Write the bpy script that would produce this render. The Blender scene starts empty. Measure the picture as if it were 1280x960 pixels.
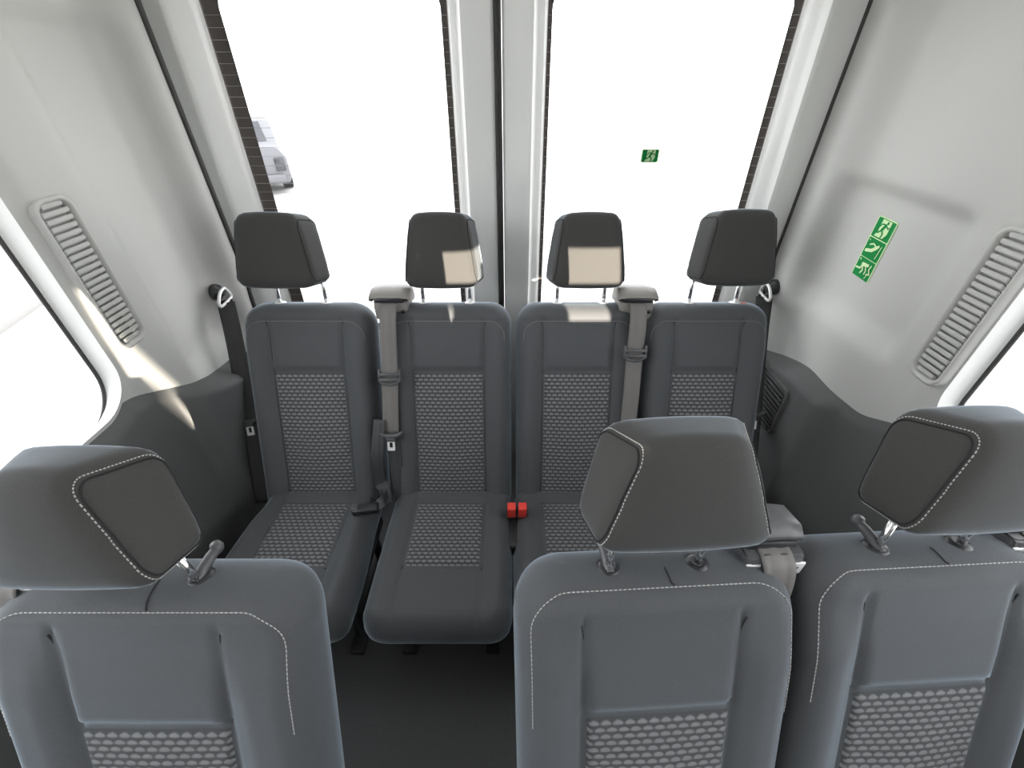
import bpy, bmesh, math
from mathutils import Vector, Matrix
C = bpy.context.scene.collection
ZC = 1.66                      # camera height above the van floor; "rel" heights below are measured from it
# ---------------------------------------------------------------- camera, sky, sun, exposure
cam_d = bpy.data.cameras.new('camera'); cam = bpy.data.objects.new('camera', cam_d); C.objects.link(cam)
cam.location = (0, 0, ZC); cam.rotation_euler = (math.radians(90 - 36.6), 0, 0)
cam_d.sensor_width = 36; cam_d.lens = 36 * 530 / 1280; cam_d.clip_start = .01
bpy.context.scene.camera = cam
SKY = 4.5
SUN = 38.0
SUN_DIR = Vector((-.3, 1, -.16))
w = bpy.data.worlds.new('daylight'); bpy.context.scene.world = w; w.use_nodes = True
bg = w.node_tree.nodes['Background']; bg.inputs[0].default_value = (.95, .975, 1, 1); bg.inputs[1].default_value = SKY
sd = bpy.data.lights.new('sun', 'SUN'); sd.energy = SUN; sd.angle = math.radians(.09); sd.color = (1, .89, .74)
so = bpy.data.objects.new('sun', sd); C.objects.link(so)
so.rotation_euler = SUN_DIR.to_track_quat('-Z', 'Y').to_euler(); so.location = (4, -8, 6)
vs = bpy.context.scene.view_settings
vs.view_transform = 'Standard'; vs.look = 'None'; vs.exposure = 0.0; vs.gamma = 1; vs.use_curve_mapping = False
cy = bpy.context.scene.cycles
cy.use_denoising = True; cy.max_bounces = 10; cy.diffuse_bounces = 6; cy.transparent_max_bounces = 16

# ---------------------------------------------------------------- helpers
def sm(a, b, x):
    t = max(0, min(1, (x - a) / (b - a))); return t * t * (3 - 2 * t)
def lerp(a, b, t): return a + (b - a) * t
def interp(tab, x):
    if x <= tab[0][0]: return tab[0][1]
    for (a, p), (b, q) in zip(tab, tab[1:]):
        if x <= b: return lerp(p, q, sm(a, b, x))
    return tab[-1][1]

def tagp(o, label=None, cat=None, group=None, kind=None):
    for k, v in (('label', label), ('category', cat), ('group', group), ('kind', kind)):
        if v: o[k] = v
    return o
def empty(name, loc=(0, 0, 0), rz=0, **k):
    o = bpy.data.objects.new(name, None); C.objects.link(o); o.location = loc; o.rotation_euler = (0, 0, rz)
    o.empty_display_size = .05
    return tagp(o, **k)
def link(name, bm, m, parent=None, smooth=True, merge=True, recalc=True, angle=None, **k):
    if merge: bmesh.ops.remove_doubles(bm, verts=bm.verts, dist=1e-5)
    if recalc: bmesh.ops.recalc_face_normals(bm, faces=bm.faces)
    me = bpy.data.meshes.new(name); bm.to_mesh(me); bm.free()
    o = bpy.data.objects.new(name, me); C.objects.link(o); me.materials.append(m)
    if smooth:
        if angle: me.shade_smooth(); me.set_sharp_from_angle(angle=math.radians(angle))
        else: me.shade_smooth()
    if parent: o.parent = parent
    return tagp(o, **k)
def xf(bm, M, verts=None):
    bmesh.ops.transform(bm, matrix=M, verts=verts or bm.verts)
def box(bm, c, s, M=None, bev=0, seg=2):
    r = bmesh.ops.create_cube(bm, size=1, matrix=Matrix.Translation(c) @ Matrix.Diagonal((s[0], s[1], s[2], 1)))
    vs_ = r['verts']
    if bev:
        es = {e for v in vs_ for e in v.link_edges}
        r2 = bmesh.ops.bevel(bm, geom=list(es), offset=bev, segments=seg, profile=.5, affect='EDGES')
        vs_ = list({v for f in r2['faces'] for v in f.verts} | {v for v in vs_ if v.is_valid})
    if M: xf(bm, M, vs_)
    return vs_
def tube(bm, pts, r, n=8, closed=False, rx=None, cap=True):
    """round (or flattened) tube along a list of points"""
    pts = [Vector(p) for p in pts]; rings = []; N = len(pts); up = None
    for i, p in enumerate(pts):
        a = pts[i - 1] if (i > 0 or closed) else p
        b = pts[(i + 1) % N] if (i < N - 1 or closed) else p
        t = (b - a).normalized()
        if up is None:
            up = Vector((0, 0, 1)) if abs(t.z) < .9 else Vector((1, 0, 0))
        s = t.cross(up)
        if s.length < 1e-6: s = t.orthogonal()
        s.normalize(); up = s.cross(t).normalized()
        rr = r[i] if isinstance(r, (list, tuple)) else r
        rings.append([bm.verts.new(p + s * math.cos(q) * (rx or rr) + up * math.sin(q) * rr) for q in [2 * math.pi * k / n for k in range(n)]])
    for i in range(N if closed else N - 1):
        A, B = rings[i], rings[(i + 1) % N]
        for k in range(n):
            bm.faces.new((A[k], A[(k + 1) % n], B[(k + 1) % n], B[k]))
    if cap and not closed:
        bm.faces.new(rings[0][::-1]); bm.faces.new(rings[-1])
def lathe(bm, prof, M=None, n=24):
    """profile [(r, z)] about the z axis"""
    rings = [[bm.verts.new((r * math.cos(2 * math.pi * k / n), r * math.sin(2 * math.pi * k / n), z)) for k in range(n)] for r, z in prof]
    for A, B in zip(rings, rings[1:]):
        for k in range(n): bm.faces.new((A[k], A[(k + 1) % n], B[(k + 1) % n], B[k]))
    if prof[0][0] > 1e-5: bm.faces.new(rings[0][::-1])
    if prof[-1][0] > 1e-5: bm.faces.new(rings[-1])
    if M: xf(bm, M, [v for R in rings for v in R])
def rrect(a0, a1, b0, b1, r, n=6, m=6):
    """rounded rectangle loop in 2D, counter-clockwise; m points per straight side"""
    out = []
    cs = [(a1 - r, b0 + r, -90), (a1 - r, b1 - r, 0), (a0 + r, b1 - r, 90), (a0 + r, b0 + r, 180)]
    for i, (ca, cb, d) in enumerate(cs):
        arc = [(ca + r * math.cos(math.radians(d + 90 * k / n)), cb + r * math.sin(math.radians(d + 90 * k / n))) for k in range(n + 1)]
        out += arc
        na, nb, nd = cs[(i + 1) % 4]
        q = (na + r * math.cos(math.radians(nd)), nb + r * math.sin(math.radians(nd)))
        out += [(lerp(arc[-1][0], q[0], k / m), lerp(arc[-1][1], q[1], k / m)) for k in range(1, m)]
    return out
def bridge(bm, loops, cap0=False, cap1=False, ring=True):
    L = [[bm.verts.new(p) for p in l] for l in loops]
    for A, B in zip(L, L[1:]):
        n = len(A)
        for k in range(n if ring else n - 1): bm.faces.new((A[k], A[(k + 1) % n], B[(k + 1) % n], B[k]))
    if cap0: bm.faces.new(L[0][::-1])
    if cap1: bm.faces.new(L[-1])
    return L
def ribbon(bm, pts, wdir, width, th=.0022):
    """webbing: flat solid strip; wdir one vector or one per point"""
    rows = []; N = len(pts); pts = [Vector(p) for p in pts]
    for i, p in enumerate(pts):
        t = (pts[min(i + 1, N - 1)] - pts[max(i - 1, 0)]).normalized()
        wv = Vector(wdir[i] if isinstance(wdir, list) else wdir).normalized()
        wv = (wv - t * wv.dot(t)).normalized(); nn = t.cross(wv)
        ww = width[i] if isinstance(width, list) else width
        row = []
        for k in range(7):
            q = (k / 6 - .5); row.append(p + wv * q * ww + nn * .0015 * math.cos(q * 12))
        rows.append(([bm.verts.new(v + nn * th / 2) for v in row], [bm.verts.new(v - nn * th / 2) for v in row]))
    for (a, b), (c, d) in zip(rows, rows[1:]):
        for k in range(6):
            bm.faces.new((a[k], a[k + 1], c[k + 1], c[k])); bm.faces.new((b[k], d[k], d[k + 1], b[k + 1]))
        bm.faces.new((a[0], c[0], d[0], b[0])); bm.faces.new((a[6], b[6], d[6], c[6]))
    for a, b in (rows[0], rows[-1]):
        for k in range(6): bm.faces.new((a[k], b[k], b[k + 1], a[k + 1]))
def smooth_path(pts, n=8):
    """Catmull-Rom through the points"""
    P = [Vector(p) for p in pts]; P = [2 * P[0] - P[1]] + P + [2 * P[-1] - P[-2]]; out = []
    for i in range(1, len(P) - 2):
        a, b, c, d = P[i - 1:i + 3]
        for k in range(n):
            t = k / n
            out.append(.5 * ((2 * b) + (c - a) * t + (2 * a - 5 * b + 4 * c - d) * t * t + (3 * b - 3 * c + d - a) * t ** 3))
    out.append(P[-2]); return out

# ---------------------------------------------------------------- materials
def mat(name, col, rough=.6, metal=0, spec=.5, sheen=0, noise=0, nscale=200, bump=0, bscale=300, coat=0, tint=(1, 1, 1), srough=.5):
    m = bpy.data.materials.new(name); m.use_nodes = True; nt = m.node_tree; b = nt.nodes['Principled BSDF']
    b.inputs['Base Color'].default_value = (*col, 1); b.inputs['Roughness'].default_value = rough
    b.inputs['Metallic'].default_value = metal; b.inputs['Specular IOR Level'].default_value = spec
    b.inputs['Sheen Weight'].default_value = sheen; b.inputs['Sheen Roughness'].default_value = srough; b.inputs['Sheen Tint'].default_value = (*tint, 1)
    b.inputs['Coat Weight'].default_value = coat
    tc = nt.nodes.new('ShaderNodeTexCoord')
    if noise:
        n = nt.nodes.new('ShaderNodeTexNoise'); n.inputs['Scale'].default_value = nscale; n.inputs['Detail'].default_value = 3
        nt.links.new(tc.outputs['Object'], n.inputs['Vector'])
        r = nt.nodes.new('ShaderNodeMapRange'); r.inputs[3].default_value = 1 - noise; r.inputs[4].default_value = 1 + noise
        nt.links.new(n.outputs['Fac'], r.inputs[0])
        mx = nt.nodes.new('ShaderNodeVectorMath'); mx.operation = 'SCALE'; mx.inputs[0].default_value = col
        nt.links.new(r.outputs[0], mx.inputs['Scale']); nt.links.new(mx.outputs[0], b.inputs['Base Color'])
    if bump:
        n = nt.nodes.new('ShaderNodeTexNoise'); n.inputs['Scale'].default_value = bscale; n.inputs['Detail'].default_value = 2
        nt.links.new(tc.outputs['Object'], n.inputs['Vector'])
        bp = nt.nodes.new('ShaderNodeBump'); bp.inputs['Strength'].default_value = bump; bp.inputs['Distance'].default_value = .002
        nt.links.new(n.outputs['Fac'], bp.inputs['Height']); nt.links.new(bp.outputs[0], b.inputs['Normal'])
    return m
def pattern_mat(name, dark, light, px, py):
    """woven cloth with staggered raised lozenges, laid out in metres on the UV map"""
    m = bpy.data.materials.new(name); m.use_nodes = True; nt = m.node_tree; N = nt.nodes; L = nt.links; b = N['Principled BSDF']
    b.inputs['Roughness'].default_value = .85; b.inputs['Specular IOR Level'].default_value = .25; b.inputs['Sheen Weight'].default_value = .12
    uv = N.new('ShaderNodeUVMap'); sp = N.new('ShaderNodeSeparateXYZ'); L.new(uv.outputs[0], sp.inputs[0])
    def M(op, a, c=None):
        n = N.new('ShaderNodeMath'); n.operation = op
        for i, v in enumerate((a, c)):
            if v is None: continue
            if isinstance(v, (int, float)): n.inputs[i].default_value = v
            else: L.new(v, n.inputs[i])
        return n.outputs[0]
    row = M('DIVIDE', sp.outputs[1], py); fl = M('FLOOR', row)
    st = M('MULTIPLY', M('MODULO', fl, 2), .5)
    colm = M('ADD', M('DIVIDE', sp.outputs[0], px), st)
    fu = M('SUBTRACT', M('FRACT', colm), .5); fv = M('SUBTRACT', M('FRACT', row), .5)
    # a bowed lozenge: shift the row with the square of the column offset
    fv = M('ADD', fv, M('MULTIPLY', M('MULTIPLY', fu, fu), .5))
    d = M('SQRT', M('ADD', M('POWER', M('ABSOLUTE', M('MULTIPLY', fu, 2.0)), 2), M('POWER', M('ABSOLUTE', M('MULTIPLY', fv, 2.7)), 2)))
    r = N.new('ShaderNodeMapRange'); r.interpolation_type = 'SMOOTHSTEP'
    r.inputs[1].default_value = 1.15; r.inputs[2].default_value = .55; r.inputs[3].default_value = 0; r.inputs[4].default_value = 1
    L.new(d, r.inputs[0])
    mx = N.new('ShaderNodeMix'); mx.data_type = 'RGBA'; mx.inputs[6].default_value = (*dark, 1); mx.inputs[7].default_value = (*light, 1)
    L.new(r.outputs[0], mx.inputs[0]); L.new(mx.outputs[2], b.inputs['Base Color'])
    bp = N.new('ShaderNodeBump'); bp.inputs['Strength'].default_value = .5; bp.inputs['Distance'].default_value = .003
    L.new(r.outputs[0], bp.inputs['Height']); L.new(bp.outputs[0], b.inputs['Normal'])
    return m
def glass_mat(name, tint=(1, 1, 1)):
    m = bpy.data.materials.new(name); m.use_nodes = True; nt = m.node_tree; nt.nodes.remove(nt.nodes['Principled BSDF'])
    out = nt.nodes['Material Output']; t = nt.nodes.new('ShaderNodeBsdfTransparent'); t.inputs[0].default_value = (*tint, 1)
    g = nt.nodes.new('ShaderNodeBsdfGlossy'); g.inputs['Roughness'].default_value = .02
    ge = nt.nodes.new('ShaderNodeNewGeometry'); dt = nt.nodes.new('ShaderNodeVectorMath'); dt.operation = 'DOT_PRODUCT'
    nt.links.new(ge.outputs['Normal'], dt.inputs[0]); nt.links.new(ge.outputs['Incoming'], dt.inputs[1])
    def mt(op, a, b):
        n = nt.nodes.new('ShaderNodeMath'); n.operation = op
        for q, v in enumerate((a, b)):
            if v is None: continue
            if isinstance(v, (int, float)): n.inputs[q].default_value = v
            else: nt.links.new(v, n.inputs[q])
        return n.outputs[0]
    fr = mt('ADD', mt('MULTIPLY', mt('POWER', mt('SUBTRACT', 1, mt('ABSOLUTE', dt.outputs['Value'], None)), 5), .9), .05)
    mx = nt.nodes.new('ShaderNodeMixShader'); nt.links.new(fr, mx.inputs[0])
    nt.links.new(t.outputs[0], mx.inputs[1]); nt.links.new(g.outputs[0], mx.inputs[2]); nt.links.new(mx.outputs[0], out.inputs[0])
    return m
FAB = mat('charcoal_cloth', (.070, .073, .078), .8, spec=.35, sheen=.8, srough=.32, tint=(.72, .86, 1), noise=.18, nscale=420, bump=.25, bscale=900)
FABN = mat('charcoal_headrest_cloth', (.052, .051, .049), .85, spec=.25, sheen=.6, srough=.3, tint=(.75, .87, 1), noise=.16, nscale=420, bump=.25, bscale=900)
INSERT = pattern_mat('lozenge_cloth', (.052, .054, .057), (.17, .174, .18), .0195, .0135)
THREAD = mat('grey_thread', (.42, .42, .41), .7)
PIPE = mat('seam_thread', (.17, .17, .17), .8)
DARKSEAM = mat('seam_groove', (.016, .016, .017), .9)
CHROME = mat('chrome', (.82, .82, .83), .18, metal=1)
STEEL = mat('latch_steel', (.86, .86, .85), .45, metal=.35)
BLACK = mat('black_plastic', (.022, .022, .024), .35, bump=.05)
GREYP = mat('grey_plastic', (.075, .076, .08), .42, bump=.06, bscale=700)
GUIDEP = mat('taupe_plastic', (.23, .215, .2), .5, bump=.06, bscale=700)
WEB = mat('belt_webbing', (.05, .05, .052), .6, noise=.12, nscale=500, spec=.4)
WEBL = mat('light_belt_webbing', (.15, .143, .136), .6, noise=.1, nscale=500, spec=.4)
PALE = mat('pale_trim', (.47, .47, .452), .55, spec=.35, noise=.015, nscale=60, bump=.06, bscale=900)
PAINT = mat('painted_metal', (.92, .925, .91), .3, spec=.5, coat=.3)
LOWER = mat('charcoal_wall_lining', (.10, .102, .102), .8, noise=.08, nscale=300, bump=.2, bscale=700)
RUBBER = mat('rubber_seal', (.045, .045, .042), .7)
BAND = mat('glass_black_border', (.085, .072, .066), .5)  # black border; window bloom is put into its lighter, browner colour
FLOORM = mat('vinyl_floor', (.06, .06, .062), .7, noise=.2, nscale=120)
HEAD = mat('headliner_cloth', (.72, .72, .70), .9, noise=.03, nscale=300)
RED = mat('red_button', (.75, .05, .035), .4)
GREEN = mat('sign_green', (.004, .22, .05), .6, spec=.15)
LUME = mat('sign_pale_green', (.60, .80, .45), .6, spec=.15)
TAGM = mat('tag_red', (.55, .06, .05), .6)
GROUND = mat('pale_concrete', (.64, .63, .61), .95, noise=.05, nscale=.6)
KERB = mat('kerb_stone', (.30, .29, .28), .9, noise=.1, nscale=8)
SUNMASK = mat('sun_mask_grey', (.32, .31, .30), .9, noise=.03, nscale=4)  # for the added wall that masks the sun
CARP = mat('silver_car_paint', (.13, .13, .142), .4, metal=0, coat=.3)
CARG = mat('car_dark_glass', (.05, .05, .06), .1)
GLASS = glass_mat('clear_glass')
TYRE = mat('tyre', (.03, .03, .03), .8)

# ---------------------------------------------------------------- setting: van body
YB = 1.60                                             # inner face of the rear doors
def slab(name, m, x0, x1, y0, y1, z0, z1):
    bm = bmesh.new(); box(bm, ((x0 + x1) / 2, (y0 + y1) / 2, (z0 + z1) / 2), (x1 - x0, y1 - y0, z1 - z0))
    return link(name, bm, m, smooth=False, kind='structure')
slab('floor', FLOORM, -1.12, 1.12, -3.2, 1.7, -.05, 0)
slab('ceiling', HEAD, -1.12, 1.12, -3.2, 1.7, ZC + .45, ZC + .49)

HOLES = {-1: [(-1.05, .937), (-2.9, -2.1)], 1: [(-1.85, .825), (-3.14, -2.40)]}
WZ0, WZ1, WR = -.745, .42, .11
YEND = {-1: 1.545, 1: 1.60}
# lower edge of the pale trim (rel height), against y
BND = {-1: [(.60, -.765), (.74, -.757), (.79, -.748), (.86, -.733), (.90, -.730), (.965, -.751), (1.117, -.829), (1.20, -.862), (1.323, -.897), (1.6, -.94)],
       1: [(.60, -.765), (.76, -.762), (.845, -.770), (.90, -.80), (.969, -.838), (1.101, -.851), (1.231, -.853), (1.30, -.87), (1.424, -.911), (1.62, -.96)]}
def bound(side, y):
    def li(x):
        T = BND[side]
        for (a, p), (b, q) in zip(T, T[1:]):
            if x <= b: return lerp(p, q, max(0, (x - a) / (b - a)))
        return T[-1][1]
    v = sum(li(y + d) for d in (-.03, -.02, -.01, 0, .01, .02, .03)) / 7
    for a, b in HOLES[side]:
        if a <= y <= b: v = min(v, edge_z(y, a, b, True) - .012)
    return v
VENTS = {-1: (.968, 1.064, -.61, -.235), 1: (.835, .925, -.635, -.265)}
def wall_in(side, y, z):
    """how far the lining stands inwards of x = 1.05 (rel z)"""
    o = 0
    # shallow pressed panel in the pale trim
    if side > 0: y0, y1, z0, z1 = 1.0, 1.46, -.65, -.28
    else: y0, y1, z0, z1 = 1.16, 1.48, -.82, .10
    m = sm(y0 - .035, y0 + .035, y) * sm(y1 + .03, y1 - .03, y)
    m *= sm(z0 - .05, z0 + .05, z + (.05 * (y - 1.2) if side > 0 else 0)) * sm(z1 + .035, z1 - .025, z)
    o -= .030 * m
    # well behind the vent slats
    v = VENTS[side]
    o -= .02 * sm(v[0] + .002, v[0] + .012, y) * sm(v[1] - .002, v[1] - .012, y) * sm(v[2] + .002, v[2] + .012, z) * sm(v[3] - .002, v[3] - .012, z)
    # roll of the trim round the window reveal
    e = HOLES[side][0][1]
    o -= .012 * sm(e + .05, e, y) * sm(WZ0 - .06, WZ0, z)
    # pillar bulge towards the rear edge
    o += .012 * sm(1.36, 1.5, y) * sm(-.75, -.55, z)
    # the panel leans back towards the rear, then the rim turns in to face forward
    o += (-.045 if side < 0 else -.02) * sm(1.09, 1.40, y) + (.06 if side < 0 else .045) * sm(1.39, 1.53, y)
    # swell at the belt anchor
    o += .012 * math.exp(-((y - 1.47) ** 2 + (z + .665) ** 2) / .0035)
    # cove into the roof
    o += .10 * sm(.18, .5, z) ** 2
    return o
def wall_x(side, y, z): return side * (1.05 - wall_in(side, y, z))
def low_in(side, y, z):
    b = bound(side, y); o = .008 + .05 * sm(1.02, 1.08, y)
    return lerp(wall_in(side, y, b), o, sm(b + .002, b - .035, z))
def edge_z(y, a0, a1, lo):
    """height of a rounded window hole's lower / upper edge at y"""
    d = min(y - a0, a1 - y); r = WR
    k = 0 if d >= r else r - math.sqrt(max(0, r * r - (r - d) ** 2))
    return WZ0 + k if lo else WZ1 - k
def strip(bm, side, ys, lo, hi, nz, fx):
    cols = []
    for y in ys:
        a, b = lo(y), hi(y)
        cols.append([bm.verts.new((fx(y, lerp(a, b, k / nz)), y, lerp(a, b, k / nz) + ZC)) for k in range(nz + 1)])
    for A, B in zip(cols, cols[1:]):
        for k in range(nz): bm.faces.new((A[k], B[k], B[k + 1], A[k + 1]))
def yl(a, b, step): 
    n = max(2, int((b - a) / step)); return [lerp(a, b, k / n) for k in range(n + 1)]
def hole_ys(a, b):
    out = [a + WR * (1 - math.cos(math.radians(90 * k / 10))) for k in range(11)]
    mid = yl(a + WR, b - WR, .06)[1:-1]
    return out + mid + [b - WR * (1 - math.cos(math.radians(90 * k / 10))) for k in range(10, -1, -1)]
for side, nm in ((-1, 'left'), (1, 'right')):
    fx = lambda y, z, s=side: wall_x(s, y, z)
    fl = lambda y, z, s=side: s * (1.05 - low_in(s, y, z))
    bnd = lambda y, s=side: bound(s, y)
    top = lambda y: .46
    bm = bmesh.new(); H = HOLES[side]
    strip(bm, side, yl(H[0][1], YEND[side], .012), bnd, top, 110, fx)
    for a, b in H:
        ys = hole_ys(a, b)
        strip(bm, side, ys, bnd, lambda y: edge_z(y, a, b, True), 5, fx)
        strip(bm, side, ys, lambda y: edge_z(y, a, b, False), top, 10, fx)
    strip(bm, side, yl(H[1][1], H[0][0], .05), bnd, top, 30, fx)
    strip(bm, side, yl(-3.2, H[1][0], .05), bnd, top, 30, fx)
    wall = link('wall_' + nm, bm, PALE, kind='structure')
    bm = bmesh.new(); strip(bm, side, yl(-3.2, .55, .1) + yl(.57, YEND[side] + .05, .012), lambda y: -ZC, lambda y, s=side: bound(s, y) + .002, 60, fl)
    link('wall_lining', bm, LOWER, wall, label='charcoal lower wall lining')
    bm = bmesh.new(); zz = yl(-1.66, .46, .08)
    bridge(bm, [[(wall_x(side, YEND[side], z) - side * .004, YEND[side] + .004, z + ZC) for z in zz], [(side * 1.09, YB - .012, z + ZC) for z in zz], [(side * 1.17, YB + .012, z + ZC) for z in zz]], ring=False)
    link('door_jamb', bm, PAINT, wall)
    # dark edge seal where the trim meets the door opening
    bm = bmesh.new(); tube(bm, [(wall_x(side, YEND[side], z) - side * .002, YEND[side] + .004, z + ZC) for z in yl(-1.0, .44, .05)], .009, 8)
    link('edge_seal', bm, RUBBER, wall)
# side windows
wn = 3
for side in (-1, 1):
    for a, b in HOLES[side]:
        wdw = empty('window_%d' % wn, (side * 1.09, (a + b) / 2, ZC - .2), kind='structure'); wn += 1
        inv = Matrix.Translation(-wdw.location)
        def loop(x, ins):
            pts = rrect(a + ins, b - ins, WZ0 - ins * 1.6, WZ1 - ins, WR + ins, 10, 8)
            return [((wall_x(side, p[0], p[1]) if x is None else side * x), p[0], p[1] + ZC) for p in pts]
        bm = bmesh.new(); bridge(bm, [loop(None, 0), loop(1.075, .004), loop(1.10, .010), loop(1.105, .022)]); xf(bm, inv)
        link('window_frame', bm, PAINT, wdw)
        bm = bmesh.new(); tube(bm, loop(1.103, .019), .005, 6, closed=True); xf(bm, inv); link('seal', bm, RUBBER, wdw)
        bm = bmesh.new(); bridge(bm, [loop(1.108, .016)], cap0=True); xf(bm, inv)
        link('glass_pane', bm, GLASS, wdw, smooth=False)
# front of the van: bulkhead with the windscreen
bm = bmesh.new()
o_ = rrect(-1.1, 1.1, -ZC, .47, .02, 10, 8); i_ = rrect(-1.06, 1.06, -.42, .43, .1, 10, 8)
bridge(bm, [[(p[0], -3.2, p[1] + ZC) for p in o_], [(p[0], -3.2, p[1] + ZC) for p in i_]])
wf = link('wall_front', bm, PALE, smooth=False, kind='structure')
bm = bmesh.new(); bridge(bm, [[(p[0], -3.21, p[1] + ZC) for p in i_]], cap0=True)
link('windscreen', bm, GLASS, wf, smooth=False)

# rear doors
DOORS = [('door_1', -1.15, -.052, -.918, -.192, -.866, -.2115), ('door_2', -.03, 1.12, .107, .858, .1205, .832)]
GZ0, GZ1 = -.92, .22
for name, x0, x1, g0, g1, c0, c1 in DOORS:
    root = empty(name, ((x0 + x1) / 2, YB, 0), kind='structure'); inv = Matrix.Translation(-root.location)
    def lp(ax0, ax1, z0, z1, y, r, taper=0):
        return [(p[0] * (1 + taper * (-.3 - p[1])), y, p[1] + ZC) for p in rrect(ax0, ax1, z0, z1, r, 8, 10)]
    L = lambda d, y, r: lp(g0 - d, g1 + d, GZ0 - d, GZ1 + d, y, r, .03)
    bm = bmesh.new()
    m_ = .05 if abs(g0) < abs(g1) else .05
    def skew(dl, dr, dz, y, r):      # offsets of the outer / inner stile differ
        return lp(g0 - dl, g1 + dr, GZ0 - dz, GZ1 + dz, y, r, .03)
    li = (.105, .07) if x0 < -1 else (.07, .085)
    bridge(bm, [lp(x0, x1, -ZC + .01, .44, YB + .05, .01), lp(x0, x1, -ZC + .01, .44, YB + .004, .01), lp(x0 + .008, x1 - .008, -ZC + .02, .43, YB, .01),
                skew(li[0], li[1], .1, YB, .09), skew(li[0] * .82, li[1] * .78, .085, YB - .012, .085), skew(li[0] * .62, li[1] * .6, .07, YB - .012, .08),
                skew(li[0] * .42, li[1] * .4, .045, YB + .012, .075), skew(li[0] * .16, li[1] * .15, .02, YB + .02, .07), skew(0, 0, 0, YB + .045, .06)])
    xf(bm, inv); link('door_panel', bm, PAINT, root, angle=50)
    bm = bmesh.new(); bridge(bm, [L(.012, YB + .05, .06)], cap0=True); xf(bm, inv); link('glass_pane', bm, GLASS, root, smooth=False)
    bm = bmesh.new(); bridge(bm, [L(.006, YB + .047, .06), lp(c0, c1, GZ0 + .03, GZ1 - .03, YB + .047, .05, .03)]); xf(bm, inv)
    link('glass_border', bm, BAND, root, smooth=False)
    bm = bmesh.new()
    for k in range(36):
        z = GZ0 + .05 + k * .0285
        tube(bm, [(g0 * (1 + .03 * (-.3 - z)) + .003, YB + .0455, z + ZC), (g1 * (1 + .03 * (-.3 - z)) - .003, YB + .0455, z + ZC)], .0007, 4)
    xf(bm, inv); link('heating_wires', bm, LUME if False else THREAD, root, smooth=False)
# meeting seal between the doors
bm = bmesh.new()
for x, r in ((-.047, .007), (-.037, .006)):
    tube(bm, [(x, YB - .004, z + ZC) for z in yl(-ZC + .02, .43, .2)], r, 8)
link('trim_1', bm, RUBBER, kind='structure')

# ---------------------------------------------------------------- seats
REC = math.radians(23.4)
def prof(d, r): 
    t = max(0., min(1., d / r)); return math.sqrt(max(0., 1 - (1 - t) ** 2))
class Pad:
    """upholstered pad: outline in (x, s), front towards -y at y=0, thickness T"""
    def __init__(s, W, H, T, rc, re, extra, s0=0.0, flare=None):
        s.W, s.H, s.T, s.rc, s.re, s.extra, s.s0, s.flare = W, H, T, rc, re, extra, s0, flare
    def hw(s, q):
        w = s.W / 2 * (s.flare(q) if s.flare else 1); r = s.rc
        for d in (s.H - q, q - s.s0):
            rr = r if d is not None else r
            if d < rr: w = min(w, s.W / 2 * (s.flare(q) if s.flare else 1) - rr + math.sqrt(max(0, rr * rr - (rr - d) ** 2)))
        return w
    def front(s, x, q):
        dx = s.hw(q) - abs(x); ds = min(s.H - q, q - s.s0)
        p = prof(dx, s.re) * prof(ds, s.re)
        return s.T / 2 - s.T / 2 * p - s.extra(x, q) * p
    def back(s, x, q):
        dx = s.hw(q) - abs(x); ds = min(s.H - q, q - s.s0)
        return s.T / 2 + s.T / 2 * prof(dx, s.re) * prof(ds, s.re)
    def build(s, nx=72, ns=90):
        bm = bmesh.new(); F = []; B = []
        for j in range(ns + 1):
            t = j / ns; t = .5 - .5 * math.cos(math.pi * t) if True else t
            t = .75 * t + .25 * (j / ns)
            q = s.s0 + (s.H - s.s0) * t; w = s.hw(q); f = []; b = []
            for i in range(nx + 1):
                u = -1 + 2 * i / nx; u = .65 * u + .35 * math.sin(u * math.pi / 2)
                f.append(bm.verts.new((u * w, s.front(u * w, q), q))); b.append(bm.verts.new((u * w, s.back(u * w, q), q)))
            F.append(f); B.append(b)
        for j in range(ns):
            for i in range(nx):
                bm.faces.new((F[j][i], F[j][i + 1], F[j + 1][i + 1], F[j + 1][i])); bm.faces.new((B[j][i], B[j + 1][i], B[j + 1][i + 1], B[j][i + 1]))
        return bm
    def patch(s, x0, x1, q0, q1, lift=.0025, nx=30, ns=50):
        bm = bmesh.new(); uvl = bm.loops.layers.uv.new('UVMap'); G = []
        for j in range(ns + 1):
            q = lerp(q0, q1, j / ns); r = []
            for i in range(nx + 1):
                x = lerp(x0, x1, i / nx); d = min(x - x0, x1 - x, q - q0, q1 - q)
                r.append((bm.verts.new((x, s.front(x, q) - lift * prof(d, .006) + .0015 * (d < 1e-6), q)), x, q))
            G.append(r)
        for j in range(ns):
            for i in range(nx):
                cs = (G[j][i], G[j][i + 1], G[j + 1][i + 1], G[j + 1][i]); f = bm.faces.new([c[0] for c in cs])
                for lp_, c in zip(f.loops, cs): lp_[uvl].uv = (c[1] + 5, c[2] + 5)
        return bm
    def line(s, pts, r, dash=0, gap=0, lift=.001):
        """thread lying on the front along (x, s) points"""
        P = [Vector((x, s.front(x, q) - lift, q)) for x, q in pts]; bm = bmesh.new()
        if not dash:
            tube(bm, P, r, 6); return bm
        acc = 0; cur = [P[0]]; on = True
        for a, b in zip(P, P[1:]):
            d = (b - a).length; pos = 0
            while True:
                lim = dash if on else gap
                if acc + (d - pos) < lim: acc += d - pos; cur.append(b); break
                pos += lim - acc; acc = 0; p = a.lerp(b, pos / d); cur.append(p)
                if on and len(cur) > 1: tube(bm, [cur[0], cur[-1]], r, 5)
                on = not on; cur = [p]
        return bm
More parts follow.
